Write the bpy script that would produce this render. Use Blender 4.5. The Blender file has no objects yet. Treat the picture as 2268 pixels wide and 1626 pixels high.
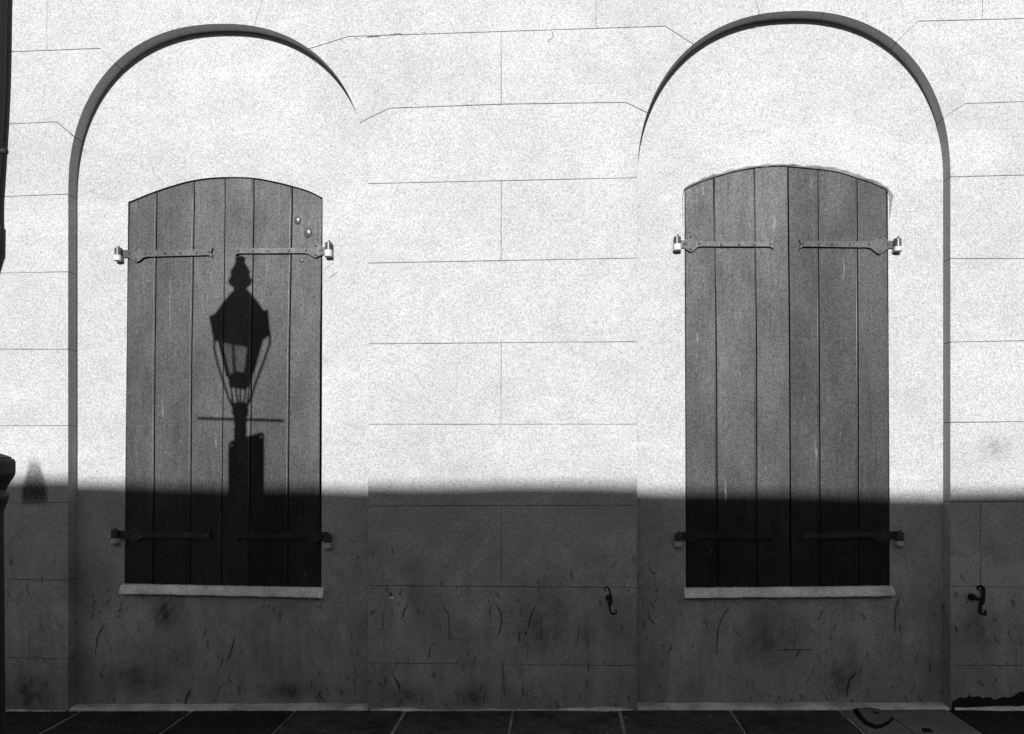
import bpy, bmesh, math, random
from mathutils import Vector, Matrix
from mathutils.geometry import tessellate_polygon
rnd = random.Random(7)
R = math.radians

# ------------------------------------------------------------------ camera, sky, sun, exposure
F_PX, YAW, DIST, EYE = 1900.0, math.atan(.057), 5.34, 1.6      # focal length in 2268-wide pixels
SUN_EL, SUN_AZ = R(18.0), R(2.8)
sc = bpy.context.scene
col = sc.collection
cam = bpy.data.cameras.new('camera'); co = bpy.data.objects.new('camera', cam); col.objects.link(co)
cam.sensor_width = 36; cam.lens = 36 * F_PX / 2268; cam.shift_y = 187 / 2268
cam.clip_start = .05; cam.clip_end = 400
co.location = (0, -DIST, EYE); co.rotation_euler = (R(90), 0, YAW)
sc.camera = co
w = bpy.data.worlds.new('World'); sc.world = w; w.use_nodes = True
nt = w.node_tree; bg = nt.nodes['Background']
sky = nt.nodes.new('ShaderNodeTexSky'); sky.sky_type = 'NISHITA'; sky.sun_disc = False
sky.sun_elevation = SUN_EL; sky.sun_rotation = R(180) + SUN_AZ
bw = nt.nodes.new('ShaderNodeRGBToBW')                          # black-and-white film: the sky has no hue
nt.links.new(sky.outputs[0], bw.inputs[0]); nt.links.new(bw.outputs[0], bg.inputs[0])
bg.inputs[1].default_value = .066
sd = bpy.data.lights.new('sun', 'SUN'); sd.energy = 5.0; sd.angle = R(.42); sd.color = (1, 1, 1)
so = bpy.data.objects.new('sun', sd); col.objects.link(so)
to_sun = Vector((-math.sin(SUN_AZ) * math.cos(SUN_EL), -math.cos(SUN_AZ) * math.cos(SUN_EL), math.sin(SUN_EL)))
so.rotation_euler = to_sun.to_track_quat('Z', 'Y').to_euler(); so.location = (-3, -12, 9)
sc.view_settings.view_transform = 'Standard'; sc.view_settings.look = 'None'
sc.view_settings.exposure = .61; sc.view_settings.gamma = 1

# ------------------------------------------------------------------ survey: the wall measured off the photograph
def bp(u, v, Y=0.0):
    """a measured direction met with the vertical plane y=Y -> (x, z) in metres"""
    a = (u - 1134) / F_PX; b = (1000 - v) / F_PX
    dx = -math.sin(YAW) + a * math.cos(YAW); dy = math.cos(YAW) + a * math.sin(YAW)
    t = (Y + DIST) / dy
    return (dx * t, EYE + b * t)
def gz(x): return .0185 * x - .006                              # the pavement rises gently to the right

# ------------------------------------------------------------------ helpers
def link(name, me, mat=None, parent=None, **props):
    o = bpy.data.objects.new(name, me); col.objects.link(o)
    if mat is not None and me is not None:
        me.materials.clear(); me.materials.append(mat)
    if parent is not None: o.parent = parent
    for k, v in props.items(): o[k] = v
    return o
def empty(name, loc=(0, 0, 0), label=None, cat=None, group=None):
    o = bpy.data.objects.new(name, None); col.objects.link(o); o.location = loc; o.empty_display_size = .2
    if label: o['label'] = label
    if cat: o['category'] = cat
    if group: o['group'] = group
    return o
def new_me(name, verts, faces, smooth=False):
    me = bpy.data.meshes.new(name); me.from_pydata([tuple(v) for v in verts], [], faces); me.validate()
    bm = bmesh.new(); bm.from_mesh(me); bmesh.ops.recalc_face_normals(bm, faces=bm.faces); bm.to_mesh(me); bm.free()
    if smooth:
        for p in me.polygons: p.use_smooth = True
    return me
def area(p): return sum(p[i - 1][0] * p[i][1] - p[i][0] * p[i - 1][1] for i in range(len(p))) / 2
def prism_data(outer, holes, y0, y1, V, Fc, flat=None):
    """XZ polygon (with holes) extruded along y; appended to V,F.  flat=(fn) maps (a,b,t)->xyz for other planes"""
    fn = flat or (lambda a, b, t: (a, t, b))
    loops = [outer] + list(holes); base = len(V); n = sum(len(l) for l in loops)
    pts = [p for l in loops for p in l]
    V += [fn(p[0], p[1], y0) for p in pts] + [fn(p[0], p[1], y1) for p in pts]
    if not holes and len(outer) == 4:
        Fc.append((base, base + 1, base + 2, base + 3)); Fc.append((base + n + 3, base + n + 2, base + n + 1, base + n))
    else:
        for t in tessellate_polygon([[Vector((p[0], p[1], 0)) for p in l] for l in loops]):
            Fc.append(tuple(base + i for i in t)); Fc.append(tuple(base + n + i for i in reversed(t)))
    s = base
    for l in loops:
        m = len(l)
        for i in range(m):
            j = (i + 1) % m; Fc.append((s + i, s + j, s + n + j, s + n + i))
        s += m
def prism(name, outer, y0, y1, mat, parent=None, holes=(), flat=None, bevel=0, **props):
    V, Fc = [], []; prism_data(outer, holes, y0, y1, V, Fc, flat)
    me = new_me(name, V, Fc)
    o = link(name, me, mat, parent, **props)
    if bevel:
        bm = bmesh.new(); bm.from_mesh(me); bmesh.ops.remove_doubles(bm, verts=bm.verts, dist=1e-5)
        es = [e for e in bm.edges if len(e.link_faces) == 2 and e.calc_face_angle(0) > R(28)]
        bmesh.ops.bevel(bm, geom=es, offset=bevel, segments=2, profile=.6, affect='EDGES', clamp_overlap=True)
        bm.to_mesh(me); bm.free()
    return o
def lathe_data(prof, c, V, Fc, seg=24, rot=0, sx=1, sy=1):
    """prof: list of (r, z); c = (x, y, z0)"""
    base = len(V)
    for r, z in prof:
        for k in range(seg):
            a = rot + 2 * math.pi * k / seg
            V.append((c[0] + sx * r * math.cos(a), c[1] + sy * r * math.sin(a), c[2] + z))
    m = len(prof)
    for i in range(m - 1):
        for k in range(seg):
            k2 = (k + 1) % seg
            Fc.append((base + i * seg + k, base + i * seg + k2, base + (i + 1) * seg + k2, base + (i + 1) * seg + k))
    Fc.append(tuple(base + k for k in range(seg))[::-1]); Fc.append(tuple(base + (m - 1) * seg + k for k in range(seg)))
def tube_data(pts, rad, V, Fc, seg=10, flat=1.0):
    """tube along pts; rad a number or list"""
    pts = [Vector(p) for p in pts]; n = len(pts); base = len(V)
    if not isinstance(rad, (list, tuple)): rad = [rad] * n
    up = None
    for i, p in enumerate(pts):
        t = (pts[min(i + 1, n - 1)] - pts[max(i - 1, 0)]).normalized()
        if up is None: up = t.orthogonal().normalized()
        up = (up - t * up.dot(t)).normalized(); sd_ = t.cross(up)
        for k in range(seg):
            a = 2 * math.pi * k / seg
            V.append(tuple(p + rad[i] * (math.cos(a) * up + math.sin(a) * sd_)))
    for i in range(n - 1):
        for k in range(seg):
            k2 = (k + 1) % seg
            Fc.append((base + i * seg + k, base + i * seg + k2, base + (i + 1) * seg + k2, base + (i + 1) * seg + k))
    Fc.append(tuple(base + k for k in range(seg))[::-1]); Fc.append(tuple(base + (n - 1) * seg + k for k in range(seg)))
def box_data(x0, x1, y0, y1, z0, z1, V, Fc):
    prism_data([(x0, z0), (x1, z0), (x1, z1), (x0, z1)], [], y0, y1, V, Fc)
def spline(P, n=8):
    out = []
    for i in range(len(P) - 1):
        p0, p1, p2, p3 = P[max(i - 1, 0)], P[i], P[i + 1], P[min(i + 2, len(P) - 1)]
        for k in range(n):
            t = k / n
            out.append(tuple(.5 * (2 * b + (c - a) * t + (2 * a - 5 * b + 4 * c - d) * t * t + (3 * b - a - 3 * c + d) * t ** 3)
                             for a, b, c, d in zip(p0, p1, p2, p3)))
    out.append(tuple(P[-1])); return out
def inset(poly, dist):
    """move every edge inwards by dist(i) (edge i runs poly[i]->poly[i+1]); miter joints"""
    if area(poly) < 0: poly = poly[::-1]
    n = len(poly); L = []
    for i in range(n):
        a, b = Vector(poly[i]), Vector(poly[(i + 1) % n]); d = (b - a)
        if d.length < 1e-7: d = Vector((1, 0))
        d.normalize(); nrm = Vector((-d.y, d.x)); L.append((a + nrm * dist(poly[i], poly[(i + 1) % n]), d, nrm))
    out = []
    for i in range(n):
        (p, d, _), (q, e, nq) = L[i - 1], L[i]
        cr = d.x * e.y - d.y * e.x
        if abs(cr) < .05: out.append((q.x, q.y)) if abs((Vector(poly[i]) - q).length) >= abs((Vector(poly[i]) - p).length) else out.append((poly[i][0] + (p - Vector(poly[i - 1])).x, poly[i][1] + (p - Vector(poly[i - 1])).y))
        else:
            t = ((q.x - p.x) * e.y - (q.y - p.y) * e.x) / cr
            out.append((p.x + d.x * t, p.y + d.y * t))
    return out
def clip(poly, a, b, side):
    """keep the part of poly on one side of the line a->b (side=+1 left)"""
    out = []
    f = lambda p: side * ((b[0] - a[0]) * (p[1] - a[1]) - (b[1] - a[1]) * (p[0] - a[0]))
    for i in range(len(poly)):
        p, q = poly[i], poly[(i + 1) % len(poly)]; fp, fq = f(p), f(q)
        if fp >= 0: out.append(p)
        if (fp > 0 and fq < 0) or (fp < 0 and fq > 0):
            t = fp / (fp - fq); out.append((p[0] + (q[0] - p[0]) * t, p[1] + (q[1] - p[1]) * t))
    return out

# ------------------------------------------------------------------ materials (all neutral: the picture is black and white)
class M:
    def __init__(s, name, rough=.8, spec=.5, metal=0):
        s.m = bpy.data.materials.new(name); s.m.use_nodes = True; s.t = s.m.node_tree; s.b = s.t.nodes['Principled BSDF']
        s.b.inputs['Roughness'].default_value = rough; s.b.inputs['Specular IOR Level'].default_value = spec
        s.b.inputs['Metallic'].default_value = metal
        g = s.t.nodes.new('ShaderNodeNewGeometry'); s.raw = g.outputs['Position']
        mp = s.t.nodes.new('ShaderNodeMapping'); mp.inputs['Location'].default_value = (13.13, 7.37, 3.41); s.t.links.new(s.raw, mp.inputs[0]); s.pos = mp.outputs[0]
        s.rand = s.t.nodes.new('ShaderNodeObjectInfo').outputs['Random']
    def lk(s, a, b): s.t.links.new(a, b)
    def scaled(s, v):
        n = s.t.nodes.new('ShaderNodeMapping'); n.inputs['Scale'].default_value = v; s.lk(s.pos, n.inputs[0]); return n.outputs[0]
    def noise(s, scale, detail=3, rough=.55, vec=None, dist=0):
        n = s.t.nodes.new('ShaderNodeTexNoise'); n.inputs['Scale'].default_value = scale; n.inputs['Detail'].default_value = detail
        n.inputs['Roughness'].default_value = rough; n.inputs['Distortion'].default_value = dist
        s.lk(vec or s.pos, n.inputs['Vector']); return n.outputs['Fac']
    def ramp(s, v, a, b, lo=0., hi=1.):
        n = s.t.nodes.new('ShaderNodeMapRange'); n.inputs[1].default_value = a; n.inputs[2].default_value = b
        n.inputs[3].default_value = lo; n.inputs[4].default_value = hi; s.lk(v, n.inputs[0]); return n.outputs[0]
    def math(s, op, a, b=None, c=None):
        n = s.t.nodes.new('ShaderNodeMath'); n.operation = op
        for i, v in enumerate((a, b, c)):
            if v is None: continue
            if isinstance(v, (int, float)): n.inputs[i].default_value = v
            else: s.lk(v, n.inputs[i])
        return n.outputs[0]
    def sep(s):
        n = s.t.nodes.new('ShaderNodeSeparateXYZ'); s.lk(s.raw, n.inputs[0]); return n.outputs
    def mix(s, f, a, b):
        """a + f*(b-a) on grey values"""
        n = s.t.nodes.new('ShaderNodeMix'); n.data_type = 'FLOAT'
        for i, v in ((0, f), (2, a), (3, b)):
            if isinstance(v, (int, float)): n.inputs[i].default_value = v
            else: s.lk(v, n.inputs[i])
        return n.outputs[0]
    def color(s, v):
        n = s.t.nodes.new('ShaderNodeCombineColor')
        for i in range(3):
            if isinstance(v, (int, float)): n.inputs[i].default_value = v
            else: s.lk(v, n.inputs[i])
        s.lk(n.outputs[0], s.b.inputs['Base Color']); return s
    def bump(s, h, dist, strength=1):
        n = s.t.nodes.new('ShaderNodeBump'); n.inputs['Distance'].default_value = dist; n.inputs['Strength'].default_value = strength
        s.lk(h, n.inputs['Height']); 
        if s.b.inputs['Normal'].links: s.lk(s.b.inputs['Normal'].links[0].from_socket, n.inputs['Normal'])
        s.lk(n.outputs[0], s.b.inputs['Normal']); return s

def stucco(name, base=.8, patch=True):
    m = M(name, .93, .15)
    z = m.sep()[2]
    big = m.noise(1.1, 4, .6); mid = m.noise(7, 4, .6)
    a = m.mix(m.ramp(big, .35, .65), base * .93, base * 1.03)
    a = m.math('MULTIPLY', a, m.ramp(mid, .25, .75, .95, 1.04))
    # sand grains of the render coat
    g = m.noise(150, 2, .7); g2 = m.noise(70, 3, .7)
    a = m.math('MULTIPLY', a, m.ramp(g, .33, .60, .60, 1.10))
    a = m.math('MULTIPLY', a, m.ramp(g2, .30, .55, .90, 1.02))
    # trowel passes and old wash coats of slightly different white
    tr = m.noise(1.6, 6, .62, dist=1.2); a = m.math('MULTIPLY', a, m.ramp(tr, .38, .60, .945, 1.02))
    wash = m.noise(.9, 5, .68, vec=m.scaled((.8, 1, 2.2)), dist=.8); a = m.math('MULTIPLY', a, m.ramp(wash, .56, .62, 1.0, 1.07))
    sm = m.noise(3.4, 6, .72); a = m.math('MULTIPLY', a, m.ramp(sm, .60, .72, 1.0, .88))
    cl = m.noise(2.0, 6, .7, dist=.7); lowz = m.ramp(z, 1.6, .9)
    a = m.math('MULTIPLY', a, m.mix(lowz, 1.0, m.ramp(cl, .36, .64, .74, 1.16)))
    # splash dirt low on the wall, rubbed in vertically
    st = m.noise(3, 5, .7, vec=m.scaled((3.2, 1, .7)))
    low = m.ramp(z, 1.15, -.1)
    d = m.math('MULTIPLY', low, m.ramp(st, .42, .72))
    a = m.mix(m.math('MULTIPLY', d, .7), a, base * .32)
    a = m.mix(m.math('MULTIPLY', m.ramp(z, .40, -.05), .35), a, base * .35)
    # little hits and scuffs of all sizes, low down
    sc_ = m.noise(9, 4, .65, vec=m.scaled((2.6, 1, 1)), dist=.6)
    s2 = m.math('MULTIPLY', m.ramp(sc_, .64, .70), m.ramp(z, 1.2, .75))
    a = m.mix(m.math('MULTIPLY', s2, .6), a, base * .18)
    m.color(a)
    m.bump(g, .0012, .7); m.bump(mid, .006, .35); m.bump(m.noise(2.2, 3), .02, .35)
    return m.m
MAT = {}
MAT['stucco'] = stucco('white stucco', .375)
jm = M('grey joint mortar', .95, .1); jm.color(jm.ramp(jm.noise(1.7, 5, .7), .40, .62, .035, .34)); MAT['joint'] = jm.m
def paint(name, base=.007, rough=.50, spec=.47):
    m = M(name, rough, spec)
    v = m.scaled((1, 1, .09)); grain = m.noise(60, 4, .6, vec=v); blotch = m.noise(2.6, 4, .6, vec=m.scaled((1.6, 1, .7)))
    a = m.math('MULTIPLY', base, m.ramp(grain, .3, .7, .85, 1.16))
    a = m.math('MULTIPLY', a, m.ramp(blotch, .3, .7, .78, 1.22))
    a = m.math('MULTIPLY', a, m.ramp(m.rand, 0, 1, .8, 1.2))
    gr = m.noise(112, 2, .75); a = m.math('MULTIPLY', a, m.ramp(gr, .3, .7, .55, 1.45))
    # worn runs where pale primer shows
    run = m.noise(34, 3, .6, vec=m.scaled((1, 1, .13))); rg = m.noise(1.5, 3, .6, vec=m.scaled((1.5, 1, .8)))
    f = m.math('MULTIPLY', m.ramp(run, .66, .73), m.ramp(rg, .46, .58))
    a = m.mix(m.math('MULTIPLY', f, .45), a, .2)
    m.color(a)
    sp = m.math('MULTIPLY', m.math('MULTIPLY', spec, m.ramp(gr, .32, .68, .6, 1.38)), m.math('MULTIPLY', m.ramp(blotch, .34, .66, .76, 1.18), m.ramp(m.rand, 0, 1, .82, 1.12)))
    m.lk(m.math('MULTIPLY', sp, m.ramp(grain, .3, .7, .85, 1.12)), m.b.inputs['Specular IOR Level'])
    m.lk(m.ramp(grain, .3, .7, rough - .05, rough + .08), m.b.inputs['Roughness'])
    m.bump(grain, .0010, .5); m.bump(gr, .0006, .5);
    return m.m
MAT['paint'] = paint('shutter paint')
MAT['bead'] = paint('bright bead paint', .05, .42, .8)  # paler and glossier than the planks: the bead's highlight is partly base colour
MAT['blister'] = paint('lifted paint', .05, .30, .8)  # pale base paints in part of the highlight on the blisters
MAT['iron_paint'] = paint('painted hinge iron', .016, .50, .54)
def iron(name, base=.009, rough=.6):
    m = M(name, rough, .28); m.color(m.ramp(m.noise(40, 3), .3, .7, base * .6, base * 1.5)); m.bump(m.noise(90, 3), .001, .5); return m.m
MAT['iron'] = iron('black iron')
MAT['barrel'] = iron('hinge barrel iron', .05, .28)
MAT['white_iron'] = M('whitewashed pintle', .7, .3).color(.42).m
def concrete(name, base, lo=.6, hi=1.3, rough=.85):
    m = M(name, rough, .3); a = m.math('MULTIPLY', base, m.ramp(m.noise(5, 5, .65), .3, .7, lo, hi))
    a = m.math('MULTIPLY', a, m.ramp(m.noise(90, 2, .7), .3, .7, .7, 1.3)); m.color(a)
    m.bump(m.noise(45, 4), .003, .6); return m.m
MAT['sill'] = concrete('sill stone', .78, .55, 1.15)
MAT['apron'] = concrete('niche floor cement', .62, .5, 1.3)
MAT['mortar'] = concrete('pavement mortar', .24, .35, 1.6)
MAT['patch'] = concrete('rough mortar patch', .17, .6, 1.5)
def slate(name, base):
    m = M(name, .7, .25)
    a = m.math('MULTIPLY', base, m.ramp(m.noise(6, 6, .75), .34, .66, .25, 2.1))
    a = m.math('MULTIPLY', a, m.ramp(m.rand, 0, 1, .75, 1.25))
    chip = m.ramp(m.noise(26, 4, .7, dist=.4), .60, .68); a = m.mix(m.math('MULTIPLY', chip, .6), a, base * 6)
    m.color(a); m.bump(m.noise(22, 5, .65), .008, .7); return m.m
MAT['slate'] = slate('dark slate flag', .030)
MAT['black_flag'] = slate('blackened flag', .008)
MAT['dim_flag'] = slate('darker slate flag', .013)  # darker slate for the flags towards the left
MAT['pale_flag'] = concrete('pale cement flag', .13, .7, 1.3)
MAT['road'] = slate('worn asphalt', .028)
tr_ = M('black tar', .8, .3).color(.007); tr_.bump(tr_.noise(60, 4), .004, .8); MAT['soot'] = tr_.m
m_ = M('dark void', .9, .1).color(.01); MAT['void'] = m_.m
MAT['wood'] = M('opposite shutters', .6).color(.04).m
MAT['roof'] = concrete('roof tiles', .12)
MAT['sign_metal'] = M('sign dark paint', .5, .4).color(.015).m
MAT['glass_frosted'] = None
def lamp_glass():
    m = bpy.data.materials.new('lamp glass'); m.use_nodes = True; t = m.node_tree; t.nodes.clear()
    o = t.nodes.new('ShaderNodeOutputMaterial'); tr = t.nodes.new('ShaderNodeBsdfTransparent'); tr.inputs[0].default_value = (.82, .82, .82, 1)
    gl = t.nodes.new('ShaderNodeBsdfGlossy'); gl.inputs['Roughness'].default_value = .05; mx = t.nodes.new('ShaderNodeMixShader')
    mx.inputs[0].default_value = .05; t.links.new(tr.outputs[0], mx.inputs[1]); t.links.new(gl.outputs[0], mx.inputs[2]); t.links.new(mx.outputs[0], o.inputs[0])
    return m
MAT['glass'] = lamp_glass()
def scuff_mat(name, val, dens, sc_=60):
    m = bpy.data.materials.new(name); m.use_nodes = True; t = m.node_tree; b = t.nodes['Principled BSDF']
    b.inputs['Base Color'].default_value = (val, val, val, 1); b.inputs['Roughness'].default_value = .9; b.inputs['Specular IOR Level'].default_value = .1
    n = t.nodes.new('ShaderNodeTexNoise'); n.inputs['Scale'].default_value = sc_; n.inputs['Detail'].default_value = 3
    g = t.nodes.new('ShaderNodeNewGeometry'); t.links.new(g.outputs['Position'], n.inputs['Vector'])
    r = t.nodes.new('ShaderNodeMapRange'); r.inputs[1].default_value = .38; r.inputs[2].default_value = .62; r.inputs[3].default_value = dens * .45; r.inputs[4].default_value = dens
    t.links.new(n.outputs['Fac'], r.inputs[0]); t.links.new(r.outputs[0], b.inputs['Alpha']); return m
MAT['scuff'] = scuff_mat('scuff', .045, .75, 95)
MAT['hairline'] = scuff_mat('hairline crack', .08, .9, 40)
MAT['drip'] = scuff_mat('pale paint drip', .20, .6, 110)

# ------------------------------------------------------------------ ground
def slab(name, poly, z0, z1, mat, parent=None, bevel=0, **props):
    return prism(name, poly, z0, z1, mat, parent, flat=lambda a, b, t: (a, b, gz(a) + t), bevel=bevel, **props)
KERB = -2.85
slab('ground', [(-60, -60), (60, -60), (60, 40), (-60, 40)], -.8, -.30, MAT['road'], kind='structure')
slab('road', [(-40, -11.6), (40, -11.6), (40, KERB - .15), (-40, KERB - .15)], -.29, -.13, MAT['road'], kind='structure')
pave = slab('pavement', [(-12, KERB), (12, KERB), (12, .6), (-12, .6)], -.25, -.006, MAT['mortar'], kind='structure')
slab('opposite_pavement', [(-12, -14.99), (12, -14.99), (12, -11.61), (-12, -11.61)], -.25, 0, MAT['mortar'], kind='structure')
kb = slab('kerb', [(-12, KERB - .148), (12, KERB - .148), (12, KERB - .002), (-12, KERB - .002)], -.28, .0, MAT['pale_flag'], kind='structure')
def gx(u, v):
    """x,y on the pavement for a measured point"""
    a = (u - 1134) / F_PX; b = (1000 - v) / F_PX
    dx = -math.sin(YAW) + a * math.cos(YAW); dy = math.cos(YAW) + a * math.sin(YAW)
    # EYE + b t = .0185*(dx t) - .006
    t = (EYE + .006) / (.0185 * dx - b); return dx * t, dy * t - DIST
joints = [(gx(u, 1577)[0]) for u in (176, 422, 651, 895, 1135, 1374, 1619, 1864, 2103)]
step = .655
xs = [joints[0] - step * k for k in range(9, 0, -1)] + joints + [joints[-1] + step * k for k in range(1, 12)]
y_rows = [-.012, -.93, -1.86, -2.84]
for r_ in range(3):
    off = 0 if r_ % 2 == 0 else .33
    for i in range(len(xs) - 1):
        a, b = xs[i] + off, xs[i + 1] + off
        g = rnd.uniform(.008, .013); sk = rnd.uniform(-.008, .008); b += rnd.uniform(-.006, .006)
        pale = r_ == 0 and i == 9 + 7
        black = r_ == 0 and i >= 9 + 8; dim = i < 9 + 2
        y0, y1 = y_rows[r_], y_rows[r_ + 1]
        P = [(a + g, y1 + g), (b - g + sk * .5, y1 + g), (b - g, y0 - g * .4), (a + g, y0 - g * .4)]
        zt = rnd.uniform(-.001, .003)
        if pale:
            # split by a crack, with the round cover set in its corner
            c0, c1 = gx(1950, 1571), gx(2026, 1626); ext = (c0[0] + (c1[0] - c0[0]) * 3, c0[1] + (c1[1] - c0[1]) * 3)
            for sd_ in (1, -1):
                Q = clip(P, c0, ext, sd_)
                Q = inset(Q, lambda p, q: .003)
                o = slab('flagstone', Q, -.05, .003 + .001 * sd_, MAT['pale_flag'], pave, bevel=.002)
            continue
        slab('flagstone', P, -.05, zt, MAT['black_flag'] if black else MAT['dim_flag'] if dim else MAT['slate'], pave, bevel=.003)
for i in range(len(xs) - 1):
    slab('kerb_stone', [(xs[i] + .004, KERB - .15), (xs[i + 1] - .004, KERB - .15), (xs[i + 1] - .004, KERB), (xs[i] + .004, KERB)], -.2, .006, MAT['pale_flag'], kb, bevel=.008)
# round cover and its dark rim in the pale flag
cv = [(1900.7, 1574.5), (1918, 1570), (1940, 1573), (1960.6, 1578.6), (1974, 1591), (1967, 1599), (1952, 1606.5), (1940, 1607.5), (1923, 1601), (1911, 1590)]
cw = [gx(*p) for p in cv]; cc = (sum(p[0] for p in cw) / 10, sum(p[1] for p in cw) / 10)
slot = [gx(*p) for p in ((1934, 1580.5), (1947, 1583), (1948, 1587), (1935, 1584))]
cov = empty('meter_cover', (0, 0, 0), 'small rounded pale cover with a dark slot, sunk in the pale pavement flag at right', 'cover')
slab('rim', [(cc[0] + (p[0] - cc[0]) * 1.22 - .018, cc[1] + (p[1] - cc[1]) * 1.25 - .022) for p in cw], -.03, .0065, MAT['void'], cov)
slab('lid', cw, -.02, .012, MAT['pale_flag'], cov, bevel=.003)
slab('slot', slot, .0, .0135, MAT['void'], cov)
hole = [gx(*p) for p in ((2040, 1615), (2060, 1616), (2066, 1624), (2046, 1624))]
slab('drain_hole', hole, .0, .0075, MAT['void'], pave)

# ------------------------------------------------------------------ the building
B = empty('stucco_building', (0, 0, 0), 'white stucco building front scored like blocks, with two tall arched niches and closed shutters', 'building')
class Arch:
    def __init__(s, xl, xr, top, rz, n=2.25):
        s.xl, s.xr, s.top, s.rz, s.n = xl, xr, top, rz, n; s.xc = (xl + xr) / 2; s.rx = (xr - xl) / 2; s.zc = top - rz
    def z(s, x):
        t = min(1, abs((x - s.xc) / s.rx)); return s.zc + s.rz * (1 - t ** s.n) ** (1 / s.n)
    def pt(s, a):
        c, n_ = math.cos(a), math.sin(a); f = lambda v: math.copysign(abs(v) ** (2 / s.n), v)
        return (s.xc - s.rx * f(c), s.zc + s.rz * f(n_))
    def curve(s, a0, a1, n=40): return [s.pt(a0 + (a1 - a0) * i / n) for i in range(n + 1)]
    def on(s, p, tol=.004):
        if p[1] <= s.zc + .01: return abs(p[0] - s.xl) < tol or abs(p[0] - s.xr) < tol
        v = abs((p[0] - s.xc) / s.rx) ** s.n + abs((p[1] - s.zc) / s.rz) ** s.n
        return abs(v - 1) < tol * 2.4 / min(s.rx, s.rz)
    def edge_pts(s, side, z0, z1):
        """points down (z0 high -> z1 low) one side of the arch edge"""
        x = s.xl if side < 0 else s.xr; out = []
        N = 90
        for i in range(N + 1):
            z = z0 + (z1 - z0) * i / N
            if z > s.zc:
                t = max(0, 1 - ((z - s.zc) / s.rz) ** s.n) ** (1 / s.n); out.append((s.xc + side * s.rx * t, z))
        if not out: out.append((x, z0))
        if z1 < s.zc: 
            if out[-1][1] - s.zc > .002: out.append((x, s.zc))
            out.append((x, z1))
        return out
AL = Arch(bp(151, 500)[0], bp(815, 500)[0], 4.3192, 1.06)
AR = Arch(bp(1411, 500)[0], bp(2105, 500)[0], 4.2953, 1.04)
D_N = .10
XL, XR = -6.2, 5.4

def snap(p, arch, side):
    """slide a joint end on to the arch edge at its own height"""
    z = p[1]
    if z <= arch.zc: return (arch.xl if side < 0 else arch.xr, z)
    t = max(0, 1 - ((z - arch.zc) / arch.rz) ** arch.n) ** (1 / arch.n); return (arch.xc + side * arch.rx * t, z)
PX = lambda *ps: [bp(*p) for p in ps]
# joint lines, left pier (from far left to the arch)
jl = [PX((20, 115), (222, 107), (280, 139)), PX((20, 275), (125, 270), (171, 303)), PX((0, 436), (151, 430)), PX((0, 605), (151, 602)), PX((0, 774), (151, 774)),
      PX((0, 943), (151, 943)), PX((0, 1113), (151, 1113)), PX((0, 1283), (151, 1286)), PX((0, 1456), (151, 1460))]
for l in jl: l.insert(0, (XL, l[0][1])); l[-1] = snap(l[-1], AL, -1)
jc = [PX((722, 107), (772, 81), (1473, 58), (1533, 98)), PX((812, 272), (862, 240), (1110, 231), (1385, 227), (1425, 250)), PX((818, 407), (1408, 394)), PX((815, 583), (1408, 572)),
      PX((813, 762), (1410, 757)), PX((812, 940), (1410, 940)), PX((812, 1121), (1410, 1120)), PX((815, 1297), (1410, 1302)), PX((820, 1469), (1410, 1475))]
for l in jc: l[0] = snap(l[0], AL, 1); l[-1] = snap(l[-1], AR, -1)
jr = [PX((1978, 94), (2034, 47), (2268, 41)), PX((2093, 262), (2136, 230), (2268, 225)), PX((2105, 392), (2268, 388)), PX((2105, 573), (2268, 573)), PX((2105, 758), (2268, 755)),
      PX((2105, 936), (2268, 934)), PX((2105, 1112), (2268, 1111)), PX((2105, 1299), (2268, 1301)), PX((2105, 1475), (2268, 1475))]
for l in jr: l.append((XR, l[-1][1])); l[0] = snap(l[0], AR, 1)
ZT, ZB = 4.83, -.22
GAP = .0056
def on_arch(p, q): return (AL.on(p) and AL.on(q)) or (AR.on(p) and AR.on(q))
def dedupe(P):
    out = []
    for p in P:
        if not out or math.hypot(p[0] - out[-1][0], p[1] - out[-1][1]) > 1e-4: out.append(p)
    while math.hypot(out[0][0] - out[-1][0], out[0][1] - out[-1][1]) < 1e-4: out.pop()
    return out
blocks = []
def emit(P, cuts):
    """split polygon at near-vertical cut lines ((x_top,z_top),(x_bot,z_bot)) left to right"""
    rest = P
    for a, b in cuts:
        left = clip(rest, a, b, -1); rest = clip(rest, a, b, 1)
        if b[1] > a[1]: left, rest = rest, left
        if len(left) > 2 and abs(area(left)) > .001: blocks.append(dedupe(left))
    if len(rest) > 2 and abs(area(rest)) > .001: blocks.append(dedupe(rest))
def vcut(x): return ((x, 9.), (x, -9.))
vx = lambda u, v: vcut(bp(u, v)[0])
# courses between the joint lines
for k in range(8):
    odd = k % 2
    # left pier
    top, bot = jl[k], jl[k + 1]
    P = top + AL.edge_pts(-1, top[-1][1], bot[-1][1])[1:-1] + bot[::-1]
    emit(P, [vcut(x) for x in ((-5.6, -4.45) if odd else (-5.0, -3.9))])
    top, bot = jc[k], jc[k + 1]
    P = top + AR.edge_pts(-1, top[-1][1], bot[-1][1])[1:-1] + bot[::-1] + AL.edge_pts(1, top[0][1], bot[0][1])[1:-1][::-1]
    emit(P, [vx(1110, 1000)] if not odd else [])
    top, bot = jr[k], jr[k + 1]
    P = top + bot[::-1] + AR.edge_pts(1, top[0][1], bot[0][1])[1:-1][::-1]
    emit(P, [vcut(x) for x in ((3.35, 4.5) if odd else (bp(2172, 1270)[0], 3.9, 4.9) if k == 6 else (3.9, 4.9))])
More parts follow.
